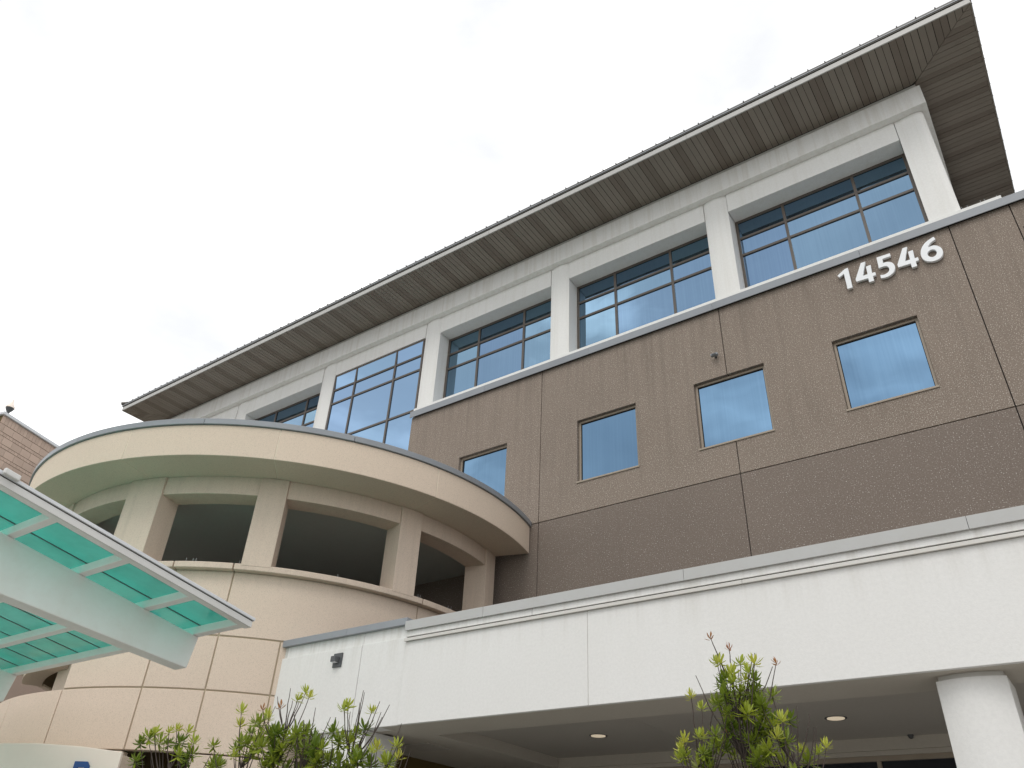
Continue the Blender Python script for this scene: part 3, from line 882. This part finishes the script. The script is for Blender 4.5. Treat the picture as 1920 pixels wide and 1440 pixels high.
MB().box(-1.75, -1.74, D - 0.0225, D - 0.0005, 12.8, 12.81).box(-1.42, -1.41, D - 0.0225, D - 0.0005, 12.77, 12.78).box(-0.9, -0.89, D - 0.0225, D - 0.0005, 12.72, 12.73).box(-0.6, -0.59, D - 0.0225, D - 0.0005, 12.77, 12.78).box(-0.1, -0.09, D - 0.0225, D - 0.0005, 12.63, 12.64).build('stand_off', 'fixture', num)

# ------------------------------------------------------------------ glass canopy, sloping down towards the rotunda
SL = math.tan(R(9.3))
YE, ZE = 6.12, 4.40
def cz_(y, dz=0.0):
    return ZE + dz + SL * (YE - y)
can = thing('glass_canopy', (-12, 2, 0), 'teal glass entrance canopy on white steel beams', 'canopy')
CY0 = 0.2
def bar_y(m, x0, x1, ya, yb, d0, d1):
    """bar that follows the slope between ya and yb"""
    return m.hexa([(x0, ya, cz_(ya, d0)), (x1, ya, cz_(ya, d0)), (x1, yb, cz_(yb, d0)), (x0, yb, cz_(yb, d0)),
                   (x0, ya, cz_(ya, d1)), (x1, ya, cz_(ya, d1)), (x1, yb, cz_(yb, d1)), (x0, yb, cz_(yb, d1))])
def canopy():
    XR, XL = -8.45, -19.0
    # edge channel, white outer face, grey cap
    bar_y(MB(), -8.565, XR - .012, CY0, YE - .004, 0.0, 0.12).build('edge_channel', 'steel_white', can, 0.006)
    bar_y(MB(), XR - .011, XR + .012, CY0, YE, 0.0, 0.078).build('edge_fascia', 'white_paint', can, 0.006)
    bar_y(MB(), XR - .011, XR + .006, CY0, YE - .002, 0.082, 0.122).build('edge_fascia', 'gap', can)
    bar_y(MB(), XR - .16, XR + .03, CY0, YE + .02, 0.0885, 0.126).build('edge_cap', 'light_grey', can, 0.004)
    # purlins
    py = [(6.0, 6.09), (5.23, 5.32), (4.31, 4.40), (3.40, 3.49), (2.49, 2.58), (1.58, 1.67), (0.67, 0.76)]
    for a, b in py:
        bar_y(MB(), XL, -8.566, a, b, 0.002, 0.105).build('purlin', 'steel_white', can, 0.006)
    bounds = [YE - .03] + [(a + b) / 2 for a, b in py[1:]] + [CY0 + .05]
    xs = [-8.56, -8.79]
    while xs[-1] > XL + .6:
        xs.append(xs[-1] - 0.592)
    for i in range(len(bounds) - 1):
        for j in range(len(xs) - 1):
            if bounds[i] < 1.0 and j > 12:
                continue
            bar_y(MB(), xs[j + 1] + .006, xs[j] - .006, bounds[i + 1] + .004, bounds[i] - .004, 0.112, 0.124).build('glass_pane', 'teal', can)
    for x in xs[1:-1]:
        bar_y(MB(), x - .011, x + .011, CY0, YE - .035, 0.1065, 0.150).build('glazing_bar', 'fixture', can)
    # tapered main beams
    for xf in (-9.464, -14.21, -18.95):
        x0, x1 = xf - 0.245, xf
        ya, yb = CY0 + 0.2, 6.09
        zb = lambda y: 3.998 + math.tan(R(5.25)) * (6.03 - y)
        p = [(x0, ya, zb(ya)), (x1, ya, zb(ya)), (x1, 6.03, zb(6.03)), (x0, 6.03, zb(6.03)), (x0, ya, cz_(ya)), (x1, ya, cz_(ya)), (x1, yb, cz_(yb)), (x0, yb, cz_(yb))]
        MB().hexa(p).build('main_beam', 'steel_white', can, 0.012)
        xm = (x0 + x1) / 2
        MB().lathe(xm, 1.5, [(0.15, 0.13), (0.15, zb(1.5) + .1)], 28).build('post', 'steel_white', can, 0, True)
canopy()
t = thing('junction_box', (-8.40, 2.75, 4.97), 'small white box fixed on the glass canopy edge', 'box')
m = bar_y(MB(), -8.416, -8.36, 2.74, 2.91, 0.088, 0.150)
m.build('housing', 'white_paint', t, 0.012)
bar_y(MB(), -8.4195, -8.4165, 2.76, 2.89, 0.094, 0.122).build('base_plate', 'light_grey', t)

# ------------------------------------------------------------------ curved sign over the entrance
sgn = thing('entrance_sign', (CX + 1.6, CY - 5.5, 2.6), 'curved cream sign panel with a blue letter below the beige tower', 'sign')
RS = 5.75
def ztop(a):
    pts = [(-100, 3.53), (-83, 3.515), (-77, 3.50), (-73, 3.487), (-66, 3.448), (-62, 3.415), (-58.55, 3.382), (-50, 3.30)]
    for (a0, z0), (a1, z1) in zip(pts, pts[1:]):
        if a0 <= a <= a1:
            return z0 + (z1 - z0) * (a - a0) / (a1 - a0)
    return 3.4
A(MB(), RS - 0.06, RS, 2.1, 3.4, -98, -58.55, 30, ztop).build('sign_face', 'sign', sgn, 0.006, True)
A(MB(), 5.26, RS - 0.062, 2.1, 3.36, -98, -58.75, 30, lambda a: ztop(a) - 0.03).build('sign_body', 'beige', sgn, 0.004, True)
def letter(ac, zt):
    """blocky blue capital, bevelled at its upper right, bent onto the sign face"""
    m = MB()
    S = lambda u, w: (R(ac) + u / RS, zt - w)
    def quad(p):
        for rr in (0,):
            o = len(m.v)
            for r in (RS + 0.001, RS + 0.022):
                for u, w in p:
                    a, z = S(u, w)
                    m.v.append((CX + r * math.cos(a), CY + r * math.sin(a), z))
            k = len(p)
            m.f.append(tuple(o + i for i in range(k - 1, -1, -1)))
            m.f.append(tuple(o + k + i for i in range(k)))
            for i in range(k):
                m.f.append((o + i, o + (i + 1) % k, o + k + (i + 1) % k, o + k + i))
    # stem, top bar, chamfer, right bar, middle bar: a block capital P
    quad([(0, 0), (0.075, 0.085), (0.075, 0.5), (0, 0.5)])
    quad([(0.0, 0), (0.215, 0), (0.19, 0.085), (0.075, 0.085)])
    quad([(0.215, 0), (0.27, 0.06), (0.20, 0.11), (0.19, 0.085)])
    quad([(0.27, 0.06), (0.27, 0.22), (0.20, 0.18), (0.20, 0.11)])
    quad([(0.27, 0.22), (0.215, 0.28), (0.19, 0.2), (0.20, 0.18)])
    quad([(0.215, 0.28), (0.076, 0.28), (0.076, 0.2), (0.19, 0.2)])
    m.build('letter', 'blue', sgn)
letter(-65.75, 3.232)

# ------------------------------------------------------------------ brick building behind, far left
bb = thing('brick_building', (-32, 9.6, 0), 'pinkish block building behind the canopy at the far left', 'building')
def brick_building():
    cx, cy, zt = -32.0, 9.62, 17.03
    u = Vector((-0.308, 0.951, 0)).normalized()        # along the visible wall
    nrm = Vector((u.y, -u.x, 0))                        # outwards, to the camera side
    c0 = Vector((cx, cy, 0))
    def slab(a0, a1, d0, d1, z0, z1, name, mat, bevel=0):
        p = []
        for z in (z0, z1):
            for a, d in ((a0, d0), (a1, d0), (a1, d1), (a0, d1)):
                q = c0 + u * a + nrm * d
                p.append((q.x, q.y, z))
        return MB().hexa(p).build(name, mat, bb, bevel)
    slab(0.03, 14, -9, -0.03, 0, zt - 0.12, 'wall_core', 'mortar')
    slab(-0.10, 14, -9.2, 0.09, zt - 0.119, zt, 'coping', 'light_grey', 0.01)
    slab(0.028, 14, -0.029, -0.006, 0, 11.0, 'lower_wall', 'brick')
    z = zt - 0.12
    rowh = [('soldier', 0.33), ('tall', 0.30), ('short', 0.135), ('tall', 0.30), ('short', 0.135), ('tall', 0.30), ('short', 0.135), ('tall', 0.30), ('short', 0.135), ('tall', 0.30), ('short', 0.135), ('tall', 0.3), ('short', 0.135), ('tall', 0.3)]
    g = 0.010
    for ri, (kind, h) in enumerate(rowh):
        wd = {'soldier': 0.155, 'tall': 0.46, 'short': 0.155}[kind]
        a = 0.0 if kind != 'tall' else -(0.23 if ri % 4 == 1 else 0.08)
        while a < 3.5:
            a0, a1 = max(a, 0.0), a + wd
            if a1 - a0 > 0.05:
                slab(a0 + g * .5, a1 - g * .5, -0.028, random.uniform(-0.003, 0.003), z - h + g, z - g, 'block', 'brick')
            a += wd
        z -= h
    # the other side of the corner
    slab(0.0, 0.03, -9, -0.03, 0, zt - 0.12, 'end_wall', 'brownwall')
brick_building()
t = thing('roof_beacon', (-32, 9.62, 17.03), 'white and dark beacon standing on the corner of the block building', 'beacon')
MB().lathe(-32.05, 9.72, [(0.05, 17.03), (0.06, 17.12), (0.13, 17.22), (0.15, 17.30)], 18).build('base', 'fixture', t, 0, True)
MB().lathe(-32.05, 9.72, [(0.17, 17.301), (0.16, 17.36), (0.10, 17.46), (0.03, 17.60), (0.01, 17.72)], 18).build('cap', 'sign', t, 0, True)

# ------------------------------------------------------------------ shrubs
def leaf_mesh(seed, n, ln, up, mat, name='leaf_cluster'):
    """one rosette of narrow pointed leaves, folded along the midrib"""
    rg = random.Random(seed)
    m = MB()
    for k in range(n):
        az = 2 * math.pi * (k * 0.382 + rg.uniform(-.06, .06))
        t = k / max(1, n - 1)
        el = R(up[0] + (up[1] - up[0]) * t + rg.uniform(-9, 9))
        L = ln * rg.uniform(0.75, 1.12)
        W = L * rg.uniform(0.115, 0.15)
        d = Vector((math.cos(az) * math.cos(el), math.sin(az) * math.cos(el), math.sin(el)))
        s = Vector((-math.sin(az), math.cos(az), 0))
        nn = s.cross(d)
        base = Vector((0, 0, -0.02 * (1 - t)))
        bend = rg.uniform(-0.28, -0.05)
        pr = [(0.0, 0.12), (0.3, 0.75), (0.6, 1.0), (0.85, 0.55), (1.0, 0.0)]
        o = len(m.v)
        for q, w in pr:
            c = base + d * (L * q) - nn * (L * bend * q * q) * -1.0
            m.v.append(tuple(c))
            m.v.append(tuple(c + s * W * w + nn * W * w * 0.35))
            m.v.append(tuple(c - s * W * w + nn * W * w * 0.35))
        for i in range(len(pr) - 1):
            a, b = o + 3 * i, o + 3 * i + 3
            m.f.append((a, b, b + 1, a + 1))
            m.f.append((a + 2, b + 2, b, a))
    me = bpy.data.meshes.new(name)
    me.from_pydata(m.v, [], m.f)
    me.materials.append(MAT[mat])
    return me
ROS = {'leaf': [leaf_mesh(i, 22, 0.085, (-40, 60), 'leaf') for i in range(6)],
       'leaf_young': [leaf_mesh(20 + i, 15, 0.07, (-10, 65), 'leaf_young') for i in range(5)],
       'leaf_red': [leaf_mesh(40 + i, 8, 0.052, (15, 70), 'leaf_red') for i in range(3)]}

def shrub(name, label, group, cx, cy, trunks, tips, twigs, depth, scale=1.0, fill=0, seed=1):
    """tips: (x, z, kind); each leaf cluster sits on a thin stem that grows from one of the trunks"""
    rg = random.Random(seed)
    t = thing(name, (cx, cy, 0.15), label, 'shrub', group)
    stems = MB()
    tr = []
    for (bx0, by0, tx, ty, tz, r) in trunks:
        p0, p1 = Vector((bx0, by0, 0.15)), Vector((tx, ty, tz))
        pts = []
        ph, ph2 = rg.uniform(0, 6), rg.uniform(0, 6)
        for k in range(13):
            u = k / 12
            q = p0.lerp(p1, u) + Vector((math.sin(u * 7 + ph), math.cos(u * 5 + ph2), 0)) * 0.022 * min(1, u * 3)
            pts.append(q)
        stems.tube(pts, [r * (1 - 0.7 * k / 12) for k in range(13)], 7)
        tr.append(pts)
    def grow(tip, r0=0.0045):
        best = None
        for pts in tr:
            for q in pts:
                dz = tip.z - q.z
                dh = math.hypot(tip.x - q.x, tip.y - q.y)
                c = abs(dz - (0.22 + dh * 0.9)) + dh * 0.7
                if dz > 0.05 and (best is None or c < best[0]):
                    best = (c, q)
        if best is None:
            best = (0, tr[0][6])
        b = best[1]
        mid = b.lerp(tip, 0.5) + Vector(((tip.x - b.x) * .18, (tip.y - b.y) * .18, -0.05 * abs(tip.z - b.z)))
        pts = []
        for k in range(7):
            u = k / 6
            q = (1 - u) ** 2 * b + 2 * u * (1 - u) * mid + u * u * tip
            q = q + Vector((rg.uniform(-1, 1), rg.uniform(-1, 1), 0)) * 0.006 * (0 < k < 6)
            pts.append(q)
        stems.tube(pts, [r0 * 1.5 - (r0 * 0.9) * k / 6 for k in range(7)], 5)
        return (pts[-1] - pts[-2]).normalized()
    allt = []
    for (x, z, kind) in tips:
        allt.append((Vector((x, cy + rg.uniform(-depth, depth), z)), kind))
    zmax = max(p.z for p, _ in allt)
    for _ in range(fill):
        p, kind = rg.choice([q for q in allt if q[1] == 'leaf'] or allt)
        off = Vector((rg.gauss(0, .07), rg.uniform(-depth, depth), -abs(rg.gauss(0, .10)) - 0.03))
        allt.append((Vector((p.x + off.x, cy + off.y, p.z + off.z)), 'leaf'))
    for p, kind in allt:
        d = grow(p)
        o = bpy.data.objects.new('leaf_cluster', rg.choice(ROS[kind]))
        o.location = p
        ax = d.to_track_quat('Z', 'Y').to_euler()
        o.rotation_euler = (ax.x * .7 + rg.uniform(-.2, .2), ax.y * .7 + rg.uniform(-.2, .2), rg.uniform(0, 6.28))
        sc_ = scale * rg.uniform(0.8, 1.15)
        o.scale = (sc_, sc_, sc_)
        link(o, t)
    for x, z in twigs:
        grow(Vector((x, cy + rg.uniform(-depth, depth) * .7, z)), 0.0042)
    stems.build('stem', 'twig', t, 0, True)
    return t

Y_, G_, R_ = 'leaf_young', 'leaf', 'leaf_red'
TREE = [(-2.101, 3.243, R_), (-2.048, 3.21, R_), (-2.05, 3.158, Y_), (-2.179, 3.15, Y_), (-2.142, 3.09, Y_), (-2.066, 3.085, Y_), (-1.928, 3.038, Y_), (-2.008, 3.018, Y_), (-1.967, 2.995, Y_), (-1.741, 3.087, R_), (-1.807, 3.041, Y_), (-2.054, 2.985, G_), (-1.861, 2.96, G_), (-1.848, 2.915, G_), (-2.347, 2.86, Y_), (-2.306, 2.882, Y_), (-2.251, 2.896, Y_), (-1.693, 2.689, Y_), (-2.331, 2.661, Y_), (-2.266, 2.621, Y_), (-2.351, 2.596, Y_), (-2.537, 2.565, Y_), (-2.41, 2.558, Y_), (-2.436, 2.506, Y_), (-2.051, 2.562, Y_), (-2.156, 2.544, Y_), (-2.059, 2.661, G_), (-1.928, 2.665, G_), (-2.117, 2.737, Y_), (-2.035, 2.486, G_), (-1.754, 2.596, Y_), (-1.699, 2.553, Y_), (-1.796, 2.48, Y_), (-1.597, 2.547, Y_), (-1.537, 2.571, Y_), (-2.322, 2.465, Y_), (-1.861, 2.5, G_), (-1.808, 2.526, G_), (-2.078, 2.949, G_), (-1.977, 2.94, G_), (-1.877, 2.894, G_), (-2.106, 2.889, G_), (-2.041, 2.865, G_), (-1.955, 2.858, Y_), (-1.879, 2.833, G_), (-2.132, 2.842, G_), (-2.067, 2.818, G_), (-1.975, 2.805, G_), (-1.911, 2.788, G_), (-1.862, 2.766, G_), (-2.153, 2.776, Y_), (-2.034, 2.755, G_), (-1.956, 2.743, G_), (-1.899, 2.733, G_), (-2.171, 2.675, R_), (-2.203, 2.629, G_), (-2.131, 2.619, G_), (-1.984, 2.627, G_), (-1.95, 2.591, G_), (-2.275, 2.527, G_), (-2.223, 2.513, G_), (-2.367, 2.502, G_), (-1.889, 2.479, G_), (-1.679, 2.491, G_)]
TREE_TW = [(-2.274, 3.026), (-2.209, 3.032), (-2.144, 3.176), (-1.864, 3.133), (-1.835, 3.13), (-1.779, 3.073), (-1.601, 2.763), (-1.587, 2.756), (-1.505, 2.636), (-1.532, 2.649), (-1.869, 2.69), (-2.403, 2.642), (-2.009, 3.069), (-1.905, 3.022)]
low = lambda x0, x1, n, s, z0=1.5, z1=2.4: [(random.Random(s + i).uniform(x0, x1), random.Random(s + 99 + i).uniform(z0, z1), G_) for i in range(n)]
shrub('photinia_shrub', 'tall leafy shrub with red tips in front of the white porch fascia', 'shrubs before the porch', -2.02, 5.5,
      [(-2.02, 5.5, -2.02, 5.5, 2.95, 0.017), (-2.10, 5.45, -2.30, 5.42, 2.45, 0.014), (-1.95, 5.55, -1.70, 5.58, 2.45, 0.014)], TREE + low(-2.5, -1.6, 26, 300), TREE_TW, 0.22, 1.0, 50, 5)
SH1 = [(-7.612, 2.886), (-7.535, 2.804), (-7.459, 2.863), (-7.389, 2.884), (-7.294, 2.904), (-7.209, 2.891), (-7.074, 2.863), (-6.851, 2.75), (-6.967, 2.745), (-7.073, 2.689), (-7.095, 2.642), (-6.917, 2.633), (-6.782, 2.614), (-6.826, 2.569), (-6.573, 2.557), (-7.409, 2.783), (-6.362, 2.53), (-7.564, 2.767)]
SH2 = [(-5.673, 3.114), (-5.62, 3.022), (-5.478, 3.031), (-5.689, 2.95), (-5.801, 2.923), (-5.891, 2.884), (-6.023, 2.941), (-6.118, 2.936), (-6.314, 2.825), (-6.182, 2.84), (-5.974, 2.849), (-5.813, 2.814), (-5.664, 2.804), (-5.584, 2.776), (-6.216, 2.771), (-6.319, 2.731), (-6.378, 2.675), (-6.213, 2.655), (-6.085, 2.728), (-5.992, 2.677), (-5.908, 2.763), (-5.776, 2.755), (-5.643, 2.735), (-5.484, 2.736), (-5.358, 2.717), (-5.501, 2.671), (-5.404, 2.632), (-5.848, 2.691), (-5.719, 2.628), (-5.789, 2.565), (-5.647, 2.569), (-6.071, 2.579), (-5.931, 2.606), (-5.574, 2.62), (-5.508, 2.573), (-5.648, 2.515), (-5.83, 2.523), (-6.013, 2.52)]
SH3 = [(-4.886, 2.89), (-4.803, 2.878), (-4.896, 2.864), (-4.855, 2.748), (-5.083, 2.688), (-4.973, 2.703), (-4.862, 2.706), (-5.007, 2.641), (-4.894, 2.635), (-4.781, 2.618), (-5.129, 2.606), (-5.009, 2.579), (-4.907, 2.553), (-4.783, 2.556), (-5.16, 2.534), (-5.056, 2.508), (-4.941, 2.493), (-4.817, 2.497), (-4.694, 2.491), (-4.554, 2.544), (-4.513, 2.483), (-4.416, 2.596), (-4.606, 2.507), (-4.492, 2.531), (-5.166, 2.493), (-4.718, 2.462)]
def kinds(L, young, red=()):
    return [(x, z, R_ if i in red else Y_ if i in young else G_) for i, (x, z) in enumerate(L)]
shrub('photinia_shrub', 'sparse leafy shrub in front of the beige tower wall', 'shrubs before the porch', -6.95, 4.7,
      [(-6.92, 4.7, -6.95, 4.7, 2.45, 0.018), (-6.98, 4.72, -7.30, 4.75, 2.55, 0.013)], kinds(SH1, (2, 3, 5, 6, 7, 13), (4,)) + low(-7.2, -6.5, 14, 500), [(-7.66, 2.74), (-6.66, 2.66), (-7.62, 2.90)], 0.16, 1.12, 12, 11)
shrub('photinia_shrub', 'bushy green shrub at the left corner of the white porch', 'shrubs before the porch', -5.8, 4.7,
      [(-5.75, 4.7, -5.70, 4.7, 2.75, 0.016), (-5.85, 4.68, -6.10, 4.65, 2.5, 0.015), (-5.70, 4.74, -5.48, 4.78, 2.5, 0.014)], kinds(SH2, (0, 1, 2, 5, 6, 7, 9, 31, 18), (3, 4)) + low(-6.2, -5.4, 22, 700),
      [(-6.062, 3.028), (-5.852, 3.058), (-5.744, 3.043), (-5.582, 3.081), (-5.382, 2.936), (-5.26, 2.865), (-5.164, 2.852), (-5.493, 2.894), (-5.70, 3.02), (-5.32, 2.78), (-5.42, 2.83)], 0.20, 1.1, 26, 21)
shrub('photinia_shrub', 'twiggy shrub with bare shoots before the porch pier', 'shrubs before the porch', -4.85, 4.7,
      [(-4.88, 4.7, -4.90, 4.7, 2.5, 0.015), (-4.80, 4.72, -4.60, 4.72, 2.3, 0.014), (-4.95, 4.68, -5.06, 4.66, 2.35, 0.013)], kinds(SH3, (0, 1, 2, 9, 19, 21, 23)) + low(-5.2, -4.5, 20, 900),
      [(-5.1, 2.897), (-5.049, 2.893), (-4.889, 3.023), (-4.767, 3.001), (-4.655, 2.925), (-4.614, 2.911), (-4.544, 2.82), (-4.466, 2.762), (-4.205, 2.526), (-4.237, 2.552), (-4.70, 2.83), (-4.93, 2.95), (-4.35, 2.60)], 0.18, 1.08, 12, 31)
